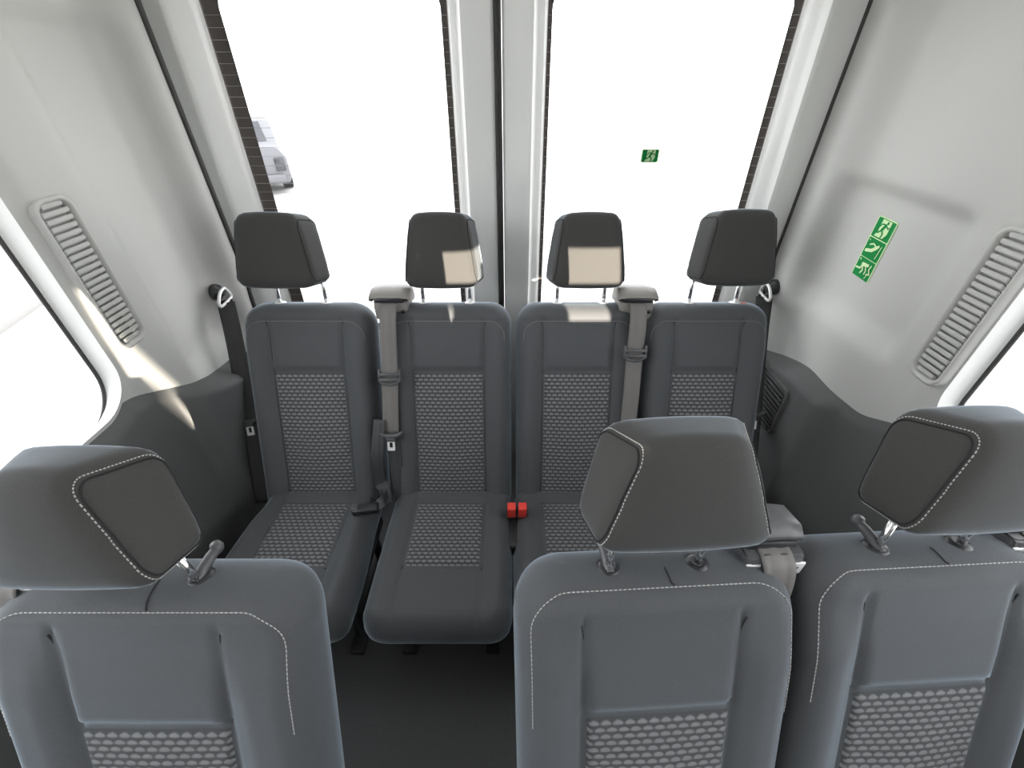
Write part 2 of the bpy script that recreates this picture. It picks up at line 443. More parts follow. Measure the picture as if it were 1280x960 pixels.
def lin(pts, n=12):
    out = []
    for a, b in zip(pts, pts[1:]): out += [(lerp(a[0], b[0], k / n), lerp(a[1], b[1], k / n)) for k in range(n)]
    return out + [pts[-1]]

def headrest(root, off, near, tilt=18, fw=1.09, dh=(0, 0, 0), ftop=.038):
    """cushion with a narrower front face, side panels splaying to the back; parts beneath the seat root"""
    c = Vector((off, .343, 1.194)) if not near else Vector((off, .362, 1.165)); c += Vector(dh); M = Matrix.Translation(c) @ Matrix.Rotation(math.radians(-tilt), 4, 'X')
    D, Hh = (.105, .216) if not near else (.098, .172)
    def shape(a, b, e):              # a across, b depth (-1 front .. 1 back), e height, all in -1..1
        (ft, bt), (fb, bb) = ((.078, .100), (.108, .130)) if not near else ((ftop, .100), (.116, .130))
        t = (e + 1) / 2; wf_ = lerp(fb, ft, t); wb = lerp(bb, bt, t)
        wd = lerp(wf_, wb, (b + 1) / 2 * (1.0)) * fw
        y = b * D / 2; z = e * Hh / 2
        y -= .010 * (1 - e * e) * (b < 0) * (1 - (abs(a)) ** 3) * abs(b)         # plump front
        z += .006 * (1 - a * a) * e + .004 * b * (e < 0)
        wd *= 1 - .03 * e * e * (abs(e) > .5)
        return Vector((a * wd, y, z))
    n = 14; bm = bmesh.new(); r = .42
    def rnd(p):
        q = Vector([max(-1 + r * k, min(1 - r * k, v)) for v, k in zip(p, (.62, 1, .8))]); d = p - q
        if d.length > 1e-9:
            # normalise in the scaled corner so rounding stays elliptical
            k = Vector((d.x / (r * .62), d.y / r, d.z / (r * .8))); l = k.length; mx = max(abs(k.x), abs(k.y), abs(k.z))
            d = d * (mx / l) if l > 0 else d
        return q + d
    def face(fn):
        G = [[bm.verts.new(shape(*rnd(fn(-1 + 2 * i / n, -1 + 2 * j / n)))) for i in range(n + 1)] for j in range(n + 1)]
        for j in range(n):
            for i in range(n): bm.faces.new((G[j][i], G[j][i + 1], G[j + 1][i + 1], G[j + 1][i]))
    for s in (-1, 1):
        face(lambda u, v, s=s: Vector((s, u, v))); face(lambda u, v, s=s: Vector((u, s, v))); face(lambda u, v, s=s: Vector((u, v, s)))
    xf(bm, M); hr = link('headrest', bm, FABN, root)
    # seam of each side panel
    for s in (-1, 1):
        loop = []
        pr = [(p[0], p[1]) for p in rrect(-.88, .95, -.88, .88, .42, 8, 6)]
        for (b, e) in pr:
            q = rnd(Vector((s, b, e))); loop.append(M @ (shape(*q) + Vector((s * .0004, 0, 0))))
        N = len(loop); bm = bmesh.new()
        tube(bm, loop, .0016, 6, closed=True); link('seam', bm, DARKSEAM, hr)
        if near:
            pr = [(p[0] , p[1]) for p in rrect(-.985, 1.0, -.985, .985, .5, 10, 14)]
            pts = []
            for (b, e) in pr:
                q = rnd(Vector((s, b, e))); pts.append(M @ (shape(*q) * 1.003))
            # keep the stretch over the top, down the front and under
            sel = [p for p in pts]
            bm = bmesh.new(); acc = 0
            for a_, b_ in zip(sel, sel[1:] + sel[:1]):
                ln = (b_ - a_).length; k = max(1, round(ln / .006))
                for i in range(k):
                    tube(bm, [a_.lerp(b_, (i + .1) / k), a_.lerp(b_, (i + .72) / k)], .0009, 5)
            link('stitching', bm, THREAD, hr, label='pale dashed stitching')
    for s in (-1, 1):
        x = off + s * (.072 if near else .079)
        bm = bmesh.new(); tube(bm, [(x, .318, .99), (x, .345, 1.15) if not near else (x, .331 + .5 * dh[1], 1.098)], .0062, 12); link('headrest_post', bm, CHROME, root, label='chrome headrest post')
        bm = bmesh.new(); T_ = Matrix.Translation((x, .3225, 1.012)) @ Matrix.Rotation(math.radians(-12), 4, 'X')
        lathe(bm, [(.009, .014), (.013, .014), (.019, .010), (.0215, .004), (.022, -.004)], T_)
        col = link('post_collar', bm, BLACK if near else STEEL, root, label='collar round the post')
        if near:                       # release latch running back from the collar
            if s == near:
                bm = bmesh.new(); tube(bm, smooth_path([(x, .314, 1.021), (x + s * .001, .333, 1.027), (x + s * .003, .352, 1.030), (x + s * .005, .366, 1.030)]), [.009] * 6 + [.0088] * 6 + [.0085] * 6 + [.008] * 7, 10)
                lathe(bm, [(.0001, .010), (.008, .008), (.0105, 0), (.008, -.008), (.0001, -.010)], Matrix.Translation((x + s * .005, .368, 1.032)))
                link('release_latch', bm, GREYP, col)
    return hr

GAP_TOP = .462                        # s where the patterned insert begins
def seat(x, y, rz, W, label, group, near=0, qs=0, hx=0.0, rc=.075, post=0.0, insert=.122, cush=True, cw=None, cx=0, hf=1.09, dh=(0, 0, 0), flat=False, ftop=.038):
    root = empty('passenger_seat', (x, y, 0), rz, label=label, cat='seat', group=group)
    M = Matrix.Translation((0, 0, .41)) @ Matrix.Rotation(-REC, 4, 'X')
    hwI = insert
    QS = qs or .676 if near else .632
    def ex(a, q):
        b = abs(a); o = .016 * sm(hwI - .01, hwI + .045, b) * sm(.64, .52, q)
        o -= .006 * math.exp(-((b - hwI) / .006) ** 2) * sm(.66, .63, q)
        o -= .006 * math.exp(-((q - GAP_TOP) / .007) ** 2) * sm(hwI + .004, hwI - .004, b)
        o -= .003 * math.exp(-((q - QS) / .005) ** 2)
        o += .007 * sm(GAP_TOP, GAP_TOP + .012, q) * sm(.60, .52, q) * sm(hwI, hwI - .02, b)
        o += .010 * math.exp(-((q - .2) / .16) ** 2) * sm(hwI, 0, b)
        return o
    P = Pad(W, .692, .135, rc, .048, ex, s0=-.10)
    bm = P.build(); xf(bm, M); back = link('backrest', bm, FAB, root)
    bm = P.patch(-hwI + .003, hwI - .003, -.02, GAP_TOP - .002); xf(bm, M); link('backrest_insert', bm, INSERT, back, label='cloth insert with raised grey lozenges')
    # seams
    h = W / 2
    arc = [(-h + .024, .45 if near else .57), (-h + .024, QS - rc * .7)] + [(-h + .024 + rc * .7 * (1 - math.cos(math.radians(t))), QS - rc * .7 + rc * .7 * math.sin(math.radians(t))) for t in range(10, 91, 10)]
    arc += [(-a, q) for a, q in arc[::-1]]
    for nm_, cv in (('piping', arc),):
        bm = P.line(lin(cv, 6), .0009 if near else .0011, .005 if near else 0, .0022); xf(bm, M)
        link('stitching' if near else 'piping', bm, THREAD if near else PIPE, back, label='pale dashed stitching' if near else None)
    if near:
        bm = P.line(lin([(0.02, QS + .002), (0.016, .680), (0.014, .690)], 6), .0012); xf(bm, M); link('seam', bm, DARKSEAM, back)
    bm = bmesh.new()
    for sx in (-1, 1):
        b2 = P.line(lin([(sx * hwI, -.02), (sx * hwI, .60), (sx * (hwI + .006), .63)], 14), .0016, lift=-.0005)
        me = bpy.data.meshes.new('t'); b2.to_mesh(me); b2.free(); bm.from_mesh(me); bpy.data.meshes.remove(me)
    b2 = P.line(lin([(-hwI, GAP_TOP), (hwI, GAP_TOP)], 14), .0016, lift=-.0005)
    me = bpy.data.meshes.new('t'); b2.to_mesh(me); b2.free(); bm.from_mesh(me); bpy.data.meshes.remove(me)
    xf(bm, M); link('panel_seam', bm, DARKSEAM, back)
    headrest(root, hx, near, fw=hf, dh=dh, ftop=ftop)
    # cushion
    cw = cw or W - .012
    Mc = Matrix.Translation((cx, .05, .425)) @ Matrix.Rotation(math.radians(-3), 4, 'X') @ Matrix(((1, 0, 0, 0), (0, 0, -1, 0), (0, -1, 0, 0), (0, 0, 0, 1)))
    Mc = Matrix.Translation((cx, .05, .425)) @ Matrix.Rotation(math.radians(-2.5), 4, 'X') @ Matrix(((1, 0, 0, 0), (0, 0, -1, 0), (0, -1, 0, 0), (0, 0, 0, 1)))
    i0, i1, ci = .095, .345, insert
    def ec(a, q):
        b = abs(a); o = (.010 if flat else .022) * sm(ci - .005, ci + .05, b) * sm(.06, .2, q)
        o -= .006 * math.exp(-((b - ci) / .006) ** 2)
        for qq in (i0, i1): o -= .006 * math.exp(-((q - qq) / .007) ** 2) * sm(ci + .004, ci - .004, b)
        return o
    Q = Pad(cw, .52, .15, .06, .05, ec, flare=(lambda q: 1.0) if flat else (lambda q: .95 + .07 * sm(.1, .35, q)))
    bm = Q.build(60, 70); xf(bm, Mc); cu = link('cushion', bm, FAB, root)
    bm = Q.patch(-ci + .003, ci - .003, i0 + .002, i1 - .002, nx=24, ns=24); xf(bm, Mc); link('cushion_insert', bm, INSERT, cu, label='cloth insert with raised grey lozenges')
    bm = bmesh.new()
    for cv in ([(-ci, .03), (-ci, .50)], [(ci, .03), (ci, .50)], [(-ci, i0), (ci, i0)], [(-ci, i1), (ci, i1)]):
        b2 = Q.line(lin(cv, 14), .0015, lift=-.0005); me = bpy.data.meshes.new('t'); b2.to_mesh(me); b2.free(); bm.from_mesh(me); bpy.data.meshes.remove(me)
    xf(bm, Mc); link('panel_seam', bm, DARKSEAM, cu)
    # pedestal
    bm = bmesh.new(); box(bm, (cx, -.16, .255), (cw - .06, .36, .06), bev=.012)
    for sx in (-1, 1):
        for yy in (-.30, -.02): tube(bm, [(cx + sx * (cw / 2 - .07), yy, .23), (cx + sx * (cw / 2 - .07), yy, .002)], .017, 10)
        box(bm, (cx + sx * (cw / 2 - .07), -.16, .012), (.05, .42, .022), bev=.005)
    box(bm, (0, .10, .44), (W - .1, .05, .22), Matrix.Translation((0, 0, 0)), bev=.01)
    link('seat_base', bm, BLACK, root, angle=40)
    return root
RG, NG = 'seats of the rear row', 'seats of the nearer row'
rear = [seat(-.69, 1.0, 0, .445, 'charcoal cloth seat at the left end of the rear row, beside the dark wall belt', RG, hx=-.02, rc=.085, hf=1.18, dh=(-.040, 0, 0)),
        seat(-.217, 1.0, 0, .43, 'charcoal cloth rear seat left of the door gap, its headrest half sunlit', RG, hx=-.005, cw=.432, cx=.002, flat=True, dh=(-.003, 0, 0)),
        seat(.222, 1.0, 0, .415, 'charcoal cloth rear seat right of the door gap, with the brightest sunlit headrest', RG, hx=.010, insert=.118, cw=.43, cx=-.002, flat=True, dh=(.012, 0, 0)),
        seat(.655, 1.0, 0, .43, 'charcoal cloth seat at the right end of the rear row, with red tag on top', RG, hx=.025, insert=.112, hf=1.11, dh=(.034, 0, .008))]
near_ = [seat(-.560, .03, 0, .49, 'nearer charcoal cloth seat at the left edge, across the aisle from the pair', NG, near=1, qs=.664, hx=0, rc=.085, dh=(-.038, -.03, 0)),
         seat(.245, .05, math.radians(3), .455, 'nearer charcoal cloth seat just right of the aisle, whole headrest in view', NG, near=-1, hx=-.002, rc=.085, hf=1.18, dh=(.024, .003, .006), ftop=.058),
         seat(.695, .085, math.radians(3), .44, 'nearer charcoal cloth seat by the right wall, headrest cut by the frame edge', NG, near=-1, hx=0, rc=.085, dh=(.030, 0, 0))]
# red tag on the right rear seat
bm = bmesh.new(); box(bm, (.115, .315, 1.022), (.045, .012, .006), bev=.002)
link('tag', bm, TAGM, rear[3], label='small red tag')

# ---------------------------------------------------------------- belts
def belt_tongue(root, M, size=1.0):
    bm = bmesh.new()
    # curved plastic handle: a shallow bow, thicker at the middle
    pts = [(-.040, 0, .012), (-.032, 0, .004), (-.018, 0, -.002), (0, 0, -.004), (.018, 0, -.002), (.032, 0, .004), (.040, 0, .012)]
    tube(bm, smooth_path(pts, 5), [.006 + .004 * math.sin(math.pi * k / 30) for k in range(31)], 10, rx=.0075)
    box(bm, (0, -.001, -.014), (.034, .011, .018), bev=.004)
    xf(bm, M); t = link('tongue', bm, GREYP, root, label='grey plastic belt tongue')
    bm = bmesh.new()
    o = rrect(-.013, .013, -.056, -.018, .004, 4, 3); i = rrect(-.0055, .0055, -.045, -.026, .002, 4, 3)
    f = [(p[0], -.0015, p[1]) for p in o]; g = [(p[0], -.0015, p[1]) for p in i]
    h = [(p[0], .0015, p[1]) for p in i]; k = [(p[0], .0015, p[1]) for p in o]
    bridge(bm, [k, f, g, h, k]); xf(bm, M); link('latch_plate', bm, STEEL, t, angle=40, label='bright metal latch plate')
    return t
def slide_clip(root, M):
    bm = bmesh.new()
    box(bm, (-.034, 0, 0), (.008, .014, .042), bev=.003); box(bm, (.034, 0, 0), (.008, .014, .042), bev=.003)
    box(bm, (0, -.006, .004), (.066, .007, .010), bev=.002); box(bm, (0, -.005, -.014), (.066, .008, .012), bev=.003)
    tube(bm, smooth_path([(-.034, -.004, -.018), (-.018, -.006, -.027), (0, -.006, -.030), (.018, -.006, -.027), (.034, -.004, -.018)]), .004, 8)
    xf(bm, M); return link('slide_clip', bm, GREYP, root)
def belt_guide(root, M, mat_, fo=0.0):
    """shoulder outlet: base block, overhanging hood with a slot under its lip, screw"""
    bm = bmesh.new()
    # base: side profile (y, z) lofted across x, waisted at the front
    def sect(x, k): return [(x, y, z) for y, z in ((-.030 * k - fo, -.062), (-.040 * k - fo, -.020), (-.034 * k - fo, .004), (.045 * k, .010), (.055 * k, -.062))]
    bridge(bm, [sect(-.056, .88), sect(-.050, 1), sect(.050, 1), sect(.056, .88)], True, True)
    bmesh.ops.bevel(bm, geom=list(bm.edges), offset=.004, segments=2, affect='EDGES'); xf(bm, M)
    b = link('guide_base', bm, mat_, root, angle=50)
    bm = bmesh.new()
    def hs(x, k, dz): return [(x, y * k, z - dz) for y, z in ((-.056 + fo, .022), (-.054 + fo, .030), (-.015, .044), (.040, .040), (.058, .012), (.050, .002), (-.020, .008))]
    bridge(bm, [hs(-.066, .8, .012), hs(-.060, .95, .004), hs(-.03, 1, 0), hs(.03, 1, 0), hs(.060, .95, .004), hs(.066, .8, .012)], True, True)
    xf(bm, M); link('guide_hood', bm, mat_, root, angle=60)
    bm = bmesh.new(); box(bm, (0, -.037 + fo * .4, .010), (.098, .022, .018), bev=.006); xf(bm, M); link('belt_slot', bm, BLACK, root, angle=40, label='dark slot under the hood')
    bm = bmesh.new(); lathe(bm, [(.0001, .003), (.005, .003), (.007, .0), (.007, -.006)], M @ Matrix.Translation((.042, -.041, -.030)) @ Matrix.Rotation(math.radians(90), 4, 'X'))
    link('screw', bm, BLACK, root)
    return b
def on_back(s, x, lift):           # world point on the rear row's backrest plane
    return Vector((x, 1.0 + s * math.sin(REC) - lift * math.cos(REC), .41 + s * math.cos(REC) + lift * math.sin(REC)))
BM_ = lambda p, rz=0: Matrix.Translation(p) @ Matrix.Rotation(rz, 4, 'Z') @ Matrix.Rotation(-REC, 4, 'X')
BG = 'seat belts of the rear row'
def centre_belt(xg, xb, label, clip_s, tongue_s):
    g = on_back(.675, xg, -.045); root = empty('seat_belt', g, label=label, cat='seat belt', group=BG); inv = Matrix.Translation(-g)
    belt_guide(root, inv @ Matrix.Translation(g + Vector((0, 0, .03))) @ Matrix.Rotation(-.12, 4, 'X'), GUIDEP)
    top = g + Vector((0, -.045, .036))
    pts = smooth_path([top + Vector((0, .02, .0)), top + Vector((0, -.010, -.006)), on_back(.62, lerp(xg, xb, .15), .032), on_back(clip_s, lerp(xg, xb, .4), .028), on_back(.40, lerp(xg, xb, .6), .027), on_back(tongue_s, xb, .026)])
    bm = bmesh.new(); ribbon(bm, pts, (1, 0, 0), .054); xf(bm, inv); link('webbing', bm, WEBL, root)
    pts = smooth_path([on_back(tongue_s - .01, xb + .004, .022), on_back(.15, xb + .008, .02), on_back(.04, xb + .012, .012), on_back(-.06, xb + .016, .0)])
    bm = bmesh.new(); ribbon(bm, pts, (1, .25, 0), [.05 - .012 * k / (len(pts) - 1) for k in range(len(pts))]); xf(bm, inv); link('lap_webbing', bm, WEB, root, label='darker webbing below the tongue')
    slide_clip(root, inv @ BM_(on_back(clip_s, lerp(xg, xb, .4), .033)))
    belt_tongue(root, inv @ BM_(on_back(tongue_s, xb, .034)))
    return root, inv
b2, inv2 = centre_belt(-.400, -.418, 'taupe shoulder belt hanging between the two left rear seats', .455, .245)
b3, inv3 = centre_belt(.410, .398, 'sunlit taupe shoulder belt hanging between the two right rear seats', .535, .245)
# slack fold of the second belt beside the left seat
bm = bmesh.new()
pts = smooth_path([on_back(.30, -.452, .03), on_back(.18, -.462, .05), on_back(.07, -.468, .03), Vector((-.452, .985, .47)), Vector((-.44, .95, .425))])
ribbon(bm, pts, [Vector((1, lerp(.1, 1.6, k / (len(pts) - 1)), .1)) for k in range(len(pts))], .04); xf(bm, inv2); link('lap_webbing', bm, WEB, b2)

def wall_belt(side, ring, low, label, tongue_t, group):
    root = empty('seat_belt', ring, label=label, cat='seat belt', group=group); inv = Matrix.Translation(-Vector(ring)); R = Vector(ring); s = side
    bm = bmesh.new(); Mx = Matrix.Rotation(math.radians(-90 * s), 4, 'Y')
    lathe(bm, [(.030, -.010), (.030, .0), (.026, .010), (.016, .014), (.014, .024), (.0001, .026)], Mx, 20); link('anchor', bm, BLACK, root, label='black anchor boss')
    bm = bmesh.new()
    lp_ = [Vector((-s * .024, y, z)) for y, z in ((.012, .012), (-.018, .006), (-.044, -.018), (-.046, -.034), (-.030, -.038), (.018, -.034), (.030, -.028), (.026, -.010))]
    tube(bm, smooth_path(lp_ + [lp_[0]], 5), .0055, 8); link('belt_loop', bm, STEEL, root, label='bright metal belt loop')
    a = Vector((-s * .026, -.012, -.036)); b = Vector(low) - R
    mid = a.lerp(b, .5) + Vector((-s * .015, -.02, 0)); P = smooth_path([a, a.lerp(b, .2) + Vector((-s * .010, -.008, 0)), mid, a.lerp(b, .8) + Vector((-s * .012, -.012, 0)), b], 10)
    wd = Vector((1, -.1 * s, 0))
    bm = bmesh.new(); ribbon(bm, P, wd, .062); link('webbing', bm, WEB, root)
    k = int(tongue_t * (len(P) - 1)); t = (P[k] - P[k + 1]).normalized(); nx = wd.normalized(); nx = (nx - t * nx.dot(t)).normalized(); ny = t.cross(nx)
    Mt = Matrix((nx, ny, t)).transposed().to_4x4(); Mt.translation = P[k] - ny * .008
    belt_tongue(root, Mt)
    # second fall of webbing behind
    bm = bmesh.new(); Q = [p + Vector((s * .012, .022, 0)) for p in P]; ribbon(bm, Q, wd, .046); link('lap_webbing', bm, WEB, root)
    return root
wall_belt(-1, (wall_x(-1, 1.445, -.655) + .012, 1.445, ZC - .655), (-.945, 1.03, ZC - 1.33), 'dark seat belt falling from the left wall anchor beside the rear row', .56, BG)
wall_belt(1, (wall_x(1, 1.535, -.675) - .012, 1.535, ZC - .675), (.90, 1.04, ZC - 1.33), 'dark seat belt falling from the right wall anchor beside the rear row', .55, BG)
# nearer row's shoulder belts
NBG = 'seat belts of the nearer row'
def near_belt(x, y, rz, label, z=ZC - .66):
    root = empty('seat_belt', (x, y, z), rz, label=label, cat='seat belt', group=NBG)
    belt_guide(root, Matrix.Translation((0, 0, .028)) @ Matrix.Rotation(-.12, 4, 'X') @ Matrix.Scale(.86, 4), GREYP, .022)
    P = smooth_path([(0, -.012, .038), (0, -.048, .034), (.002, -.068, .005), (.004, -.095, -.10), (.004, -.155, -.24), (.004, -.23, -.42), (.004, -.30, -.58)])
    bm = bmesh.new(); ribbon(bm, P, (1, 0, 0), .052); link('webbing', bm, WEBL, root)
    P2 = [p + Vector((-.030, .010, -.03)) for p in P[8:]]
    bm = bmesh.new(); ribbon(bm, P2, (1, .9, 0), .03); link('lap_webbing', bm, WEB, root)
    bm = bmesh.new(); box(bm, (-.037, -.052, .010), (.024, .004, .030), bev=.0015); link('guide_plate', bm, STEEL, root, angle=40, label='bright metal plate beside the webbing')
    bm = bmesh.new(); box(bm, (.037, -.052, .010), (.024, .004, .030), bev=.0015)
    link('guide_plate', bm, STEEL, root, angle=40, label='bright metal plate beside the webbing')
near_belt(.420, .425, math.radians(3), 'near belt outlet between the two nearer right seats, webbing down the front')
near_belt(-.775, .385, 0, 'near belt outlet at the left edge of the photo, beside the left nearer seat')
near_belt(.875, .455, math.radians(3), 'near belt outlet at the right edge of the photo, beside the right nearer seat')
# buckles
def buckle(x, y, z, rz, label, m, stalk=True, tilt=0.35, wide=.034):
    root = empty('seat_belt_buckle', (x, y, z), rz, label=label, cat='buckle', group='seat belt buckles')
    T_ = Matrix.Rotation(tilt, 4, 'X')
    bm = bmesh.new(); box(bm, (0, 0, .0), (wide, .024, .075), bev=.006); xf(bm, T_); link('buckle_body', bm, BLACK, root, angle=40)
    bm = bmesh.new(); box(bm, (0, -.0105, .014), (wide - .006, .012, .052), bev=.003); box(bm, (0, -.002, .037), (wide - .007, .026, .008), bev=.002); xf(bm, T_)
    link('release_button', bm, m, root, angle=40, label='red release button' if m is RED else None)
    bm = bmesh.new(); tube(bm, smooth_path([(0, .0, -.03), (0, .012, -.06), (0, .03, -.09)]), .007, 8, rx=.012); link('stalk', bm, BLACK, root)
for k, (x, l) in enumerate(((-.0015, 'red seat belt buckle between the middle rear cushions, the left of two'), (.035, 'red seat belt buckle between the middle rear cushions, the right of two'))):
    buckle(x, .895, ZC - 1.203, 0, l, RED, tilt=.12)
# pocket the red buckles stand in
bm = bmesh.new(); box(bm, (.018, .87, ZC - 1.275), (.085, .16, .06), bev=.014, seg=3)
tagp(link('buckle_pocket', bm, BLACK, angle=40), 'black pocket between the middle rear cushions under the red buckles', 'pocket')
bb = empty('seat_belt_buckle', (-.495, .90, ZC - 1.195), math.radians(8), label='black seat belt buckle lying on the left rear cushion', cat='buckle', group='seat belt buckles')
bm = bmesh.new(); box(bm, (0, 0, 0), (.086, .036, .026), bev=.007, seg=3); link('buckle_body', bm, BLACK, bb, angle=40)
bm = bmesh.new(); box(bm, (-.034, 0, .004), (.022, .026, .024), bev=.004); link('release_button', bm, GREYP, bb, angle=40)
bm = bmesh.new(); ribbon(bm, smooth_path([(.035, 0, .002), (.055, .02, .006), (.065, .06, .0)]), (.2, 1, .3), .035); link('stalk', bm, WEB, bb)

# ---------------------------------------------------------------- wall fittings
def vent(side, y0, y1, z0, z1, label):
    root = empty('air_vent', (side * 1.05, (y0 + y1) / 2, ZC + (z0 + z1) / 2), label=label, cat='air vent', group='side wall vents'); inv = Matrix.Translation(-root.location)
    def loop(d, xin, r): return [(side * (1.05 - xin), p[0] - .02 * ((p[1] - z0) / (z1 - z0) - .5) * 0, p[1] + ZC) for p in rrect(y0 + d, y1 - d, z0 + d, z1 - d, r, 8, 12)]
    bm = bmesh.new(); bridge(bm, [loop(-.006, -.012, .036), loop(-.004, .006, .034), loop(0, .009, .03), loop(.006, .007, .026), loop(.009, -.004, .022), loop(.010, -.016, .022)]); xf(bm, inv)
    link('vent_frame', bm, PALE, root)
    bm = bmesh.new(); bridge(bm, [loop(.008, -.013, .024)], cap0=True); xf(bm, inv); link('vent_backing', bm, PALE, root, smooth=False)
    bm = bmesh.new(); n = 22
    for k in range(n):
        z = lerp(z0 + .016, z1 - .016, k / (n - 1)); e = .012 if 0 < k < n - 1 else .02
        vs_ = box(bm, (side * (1.05 + .002), (y0 + y1) / 2, z + ZC), (.014, (y1 - y0) - 2 * e, .0105))
        for v in vs_:
            if v.co.x * side < 1.05: v.co.z += .004
    xf(bm, inv); bmesh.ops.bevel(bm, geom=list(bm.edges), offset=.002, segments=2, affect='EDGES'); link('slats', bm, PALE, root, angle=40)
vent(-1, .968, 1.064, -.61, -.235, 'pale slatted air vent on the left wall beside the window')
vent(1, .835, .925, -.635, -.265, 'pale slatted air vent on the right wall beside the window')
# ribbed grille low on the right wall
root = empty('speaker_grille', (1.01, 1.30, ZC - 1.02), label='dark ribbed grille low on the right wall behind the belt', cat='grille')
inv = Matrix.Translation(-root.location)
bm = bmesh.new(); lo = lambda x, d: [(x, p[0], p[1] + ZC) for p in rrect(1.19 + d, 1.42 - d, -1.13 + d, -.925 - d, .02, 5, 5)]
bridge(bm, [lo(1.010, -.004), lo(.980, 0), lo(.980, .006), lo(.998, .008)]); xf(bm, inv); link('grille_frame', bm, LOWER, root, angle=40)
bm = bmesh.new()
for k in range(11):
    z = -1.116 + k * .0177; tube(bm, [(.984, 1.205, z + ZC), (.984, 1.405, z + ZC)], .0055, 8)
xf(bm, inv); link('ribs', bm, LOWER, root)

# ---------------------------------------------------------------- signs
def flat(bm, pts, d=0.0):
    vs_ = [bm.verts.new((p[0], p[1], d)) for p in pts]; bm.faces.new(vs_)
def stroke(bm, pts, w_, d=0.0):
    for a, b in zip(pts, pts[1:]):
        a, b = Vector(a), Vector(b); t = (b - a).normalized(); n = Vector((-t.y, t.x)) * w_ / 2
        ang = math.atan2(n.y, n.x); poly = []
        for k in range(7): q = ang + math.pi * k / 6; poly.append((a.x + math.cos(q) * w_ / 2, a.y + math.sin(q) * w_ / 2))
        for k in range(7): q = ang + math.pi + math.pi * k / 6; poly.append((b.x + math.cos(q) * w_ / 2, b.y + math.sin(q) * w_ / 2))
        d += .00003; flat(bm, poly, d)
def disc(bm, c, r, d=0.0): flat(bm, [(c[0] + r * math.cos(2 * math.pi * k / 16), c[1] + r * math.sin(2 * math.pi * k / 16)) for k in range(16)], d)
def sign(name, M, Wd, panels, label):
    """stack of square panels Wd wide; local x right, y up, z towards the viewer"""
    root = empty(name, M.translation, label=label, cat='sign'); R = M.copy(); R.translation = (0, 0, 0); Ht = Wd * .69 * panels
    bm = bmesh.new(); lo_ = [(p[0], p[1]) for p in rrect(-Wd / 2, Wd / 2, -Ht / 2, Ht / 2, .006, 5, 3)]
    bridge(bm, [[(x, y, -.002) for x, y in lo_], [(x, y, .0005) for x, y in lo_]], True, True); xf(bm, R); link('sticker_border', bm, LUME, root, smooth=False)
    ph = Ht / panels
    for k in range(panels):
        cy_ = Ht / 2 - ph * (k + .5); e = .0028 if k == 0 else .0012
        bm = bmesh.new(); lo_ = [(p[0], p[1] + cy_) for p in rrect(-Wd / 2 + .0035, Wd / 2 - .0035, -ph / 2 + e * .6, ph / 2 - e, .003, 4, 3)]
        bridge(bm, [[(x, y, .0002) for x, y in lo_], [(x, y, .0010) for x, y in lo_]], True, True); xf(bm, R); link('sign_panel', bm, GREEN, root, smooth=False)
        u = lambda a, b: ((a - .5) * Wd, cy_ + (b - .5) * ph)
        bm = bmesh.new()
        if k == 0:      # running figure through a doorway
            flat(bm, [u(.30, .93), u(.78, .93), u(.78, .36), u(.66, .10), u(.20, .10), u(.30, .30)], .0020)
            xf(bm, R); link('doorway_mark', bm, LUME, root, smooth=False); bm = bmesh.new()
            disc(bm, u(.62, .83), .05 * Wd, .0026)
            stroke(bm, [u(.56, .70), u(.46, .46)], .115 * Wd, .0026); stroke(bm, [u(.57, .72), u(.72, .60), u(.76, .66)], .045 * Wd, .0027)
            stroke(bm, [u(.55, .73), u(.38, .72), u(.32, .60)], .045 * Wd, .0028); stroke(bm, [u(.47, .46), u(.58, .30), u(.56, .12)], .06 * Wd, .0029)
            stroke(bm, [u(.45, .45), u(.34, .30), u(.16, .30)], .06 * Wd, .0030)
            xf(bm, R); link('figure_mark', bm, GREEN, root, smooth=False, recalc=False)
        elif k == 1:    # figure leaning forward towards a bar
            disc(bm, u(.70, .72), .055 * Wd, .0022); stroke(bm, [u(.64, .64), u(.46, .44)], .13 * Wd, .0022)
            stroke(bm, [u(.46, .44), u(.18, .34)], .11 * Wd, .0023); stroke(bm, [u(.60, .68), u(.42, .76), u(.26, .66)], .05 * Wd, .0024)
            stroke(bm, [u(.86, .78), u(.80, .18)], .035 * Wd, .0025); stroke(bm, [u(.14, .90), u(.17, .84)], .025 * Wd, .0026)
            xf(bm, R); link('figure_mark', bm, LUME, root, smooth=False, recalc=False)
        else:           # crouching figure with hands at an obstacle
            disc(bm, u(.66, .74), .055 * Wd, .0022); stroke(bm, [u(.58, .72), u(.38, .70)], .12 * Wd, .0022)
            stroke(bm, [u(.38, .70), u(.34, .46), u(.12, .42)], .065 * Wd, .0023); stroke(bm, [u(.40, .66), u(.50, .40), u(.44, .26)], .06 * Wd, .0024)
            stroke(bm, [u(.58, .66), u(.68, .44), u(.66, .30)], .05 * Wd, .0025); stroke(bm, [u(.84, .80), u(.80, .60), u(.92, .40), u(.78, .34)], .05 * Wd, .0026)
            stroke(bm, [u(.82, .34), u(.78, .12)], .03 * Wd, .0027); stroke(bm, [u(.15, .90), u(.18, .85)], .05 * Wd, .0028)
            xf(bm, R); link('figure_mark', bm, LUME, root, smooth=False, recalc=False)
    return root
pa, pb, pc = [Vector((wall_x(1, y, z), y, ZC + z)) for y, z in ((1.225, -.437), (1.310, -.437), (1.268, -.50))]
ax = (pa - pb).normalized(); nz = ax.cross(Vector((0, 0, 1))).normalized(); nz = -nz if nz.x > 0 else nz; ay = nz.cross(ax).normalized()
Ms = Matrix((ax, ay, nz)).transposed().to_4x4(); Ms.translation = (pa + pb) / 2 + nz * .0022
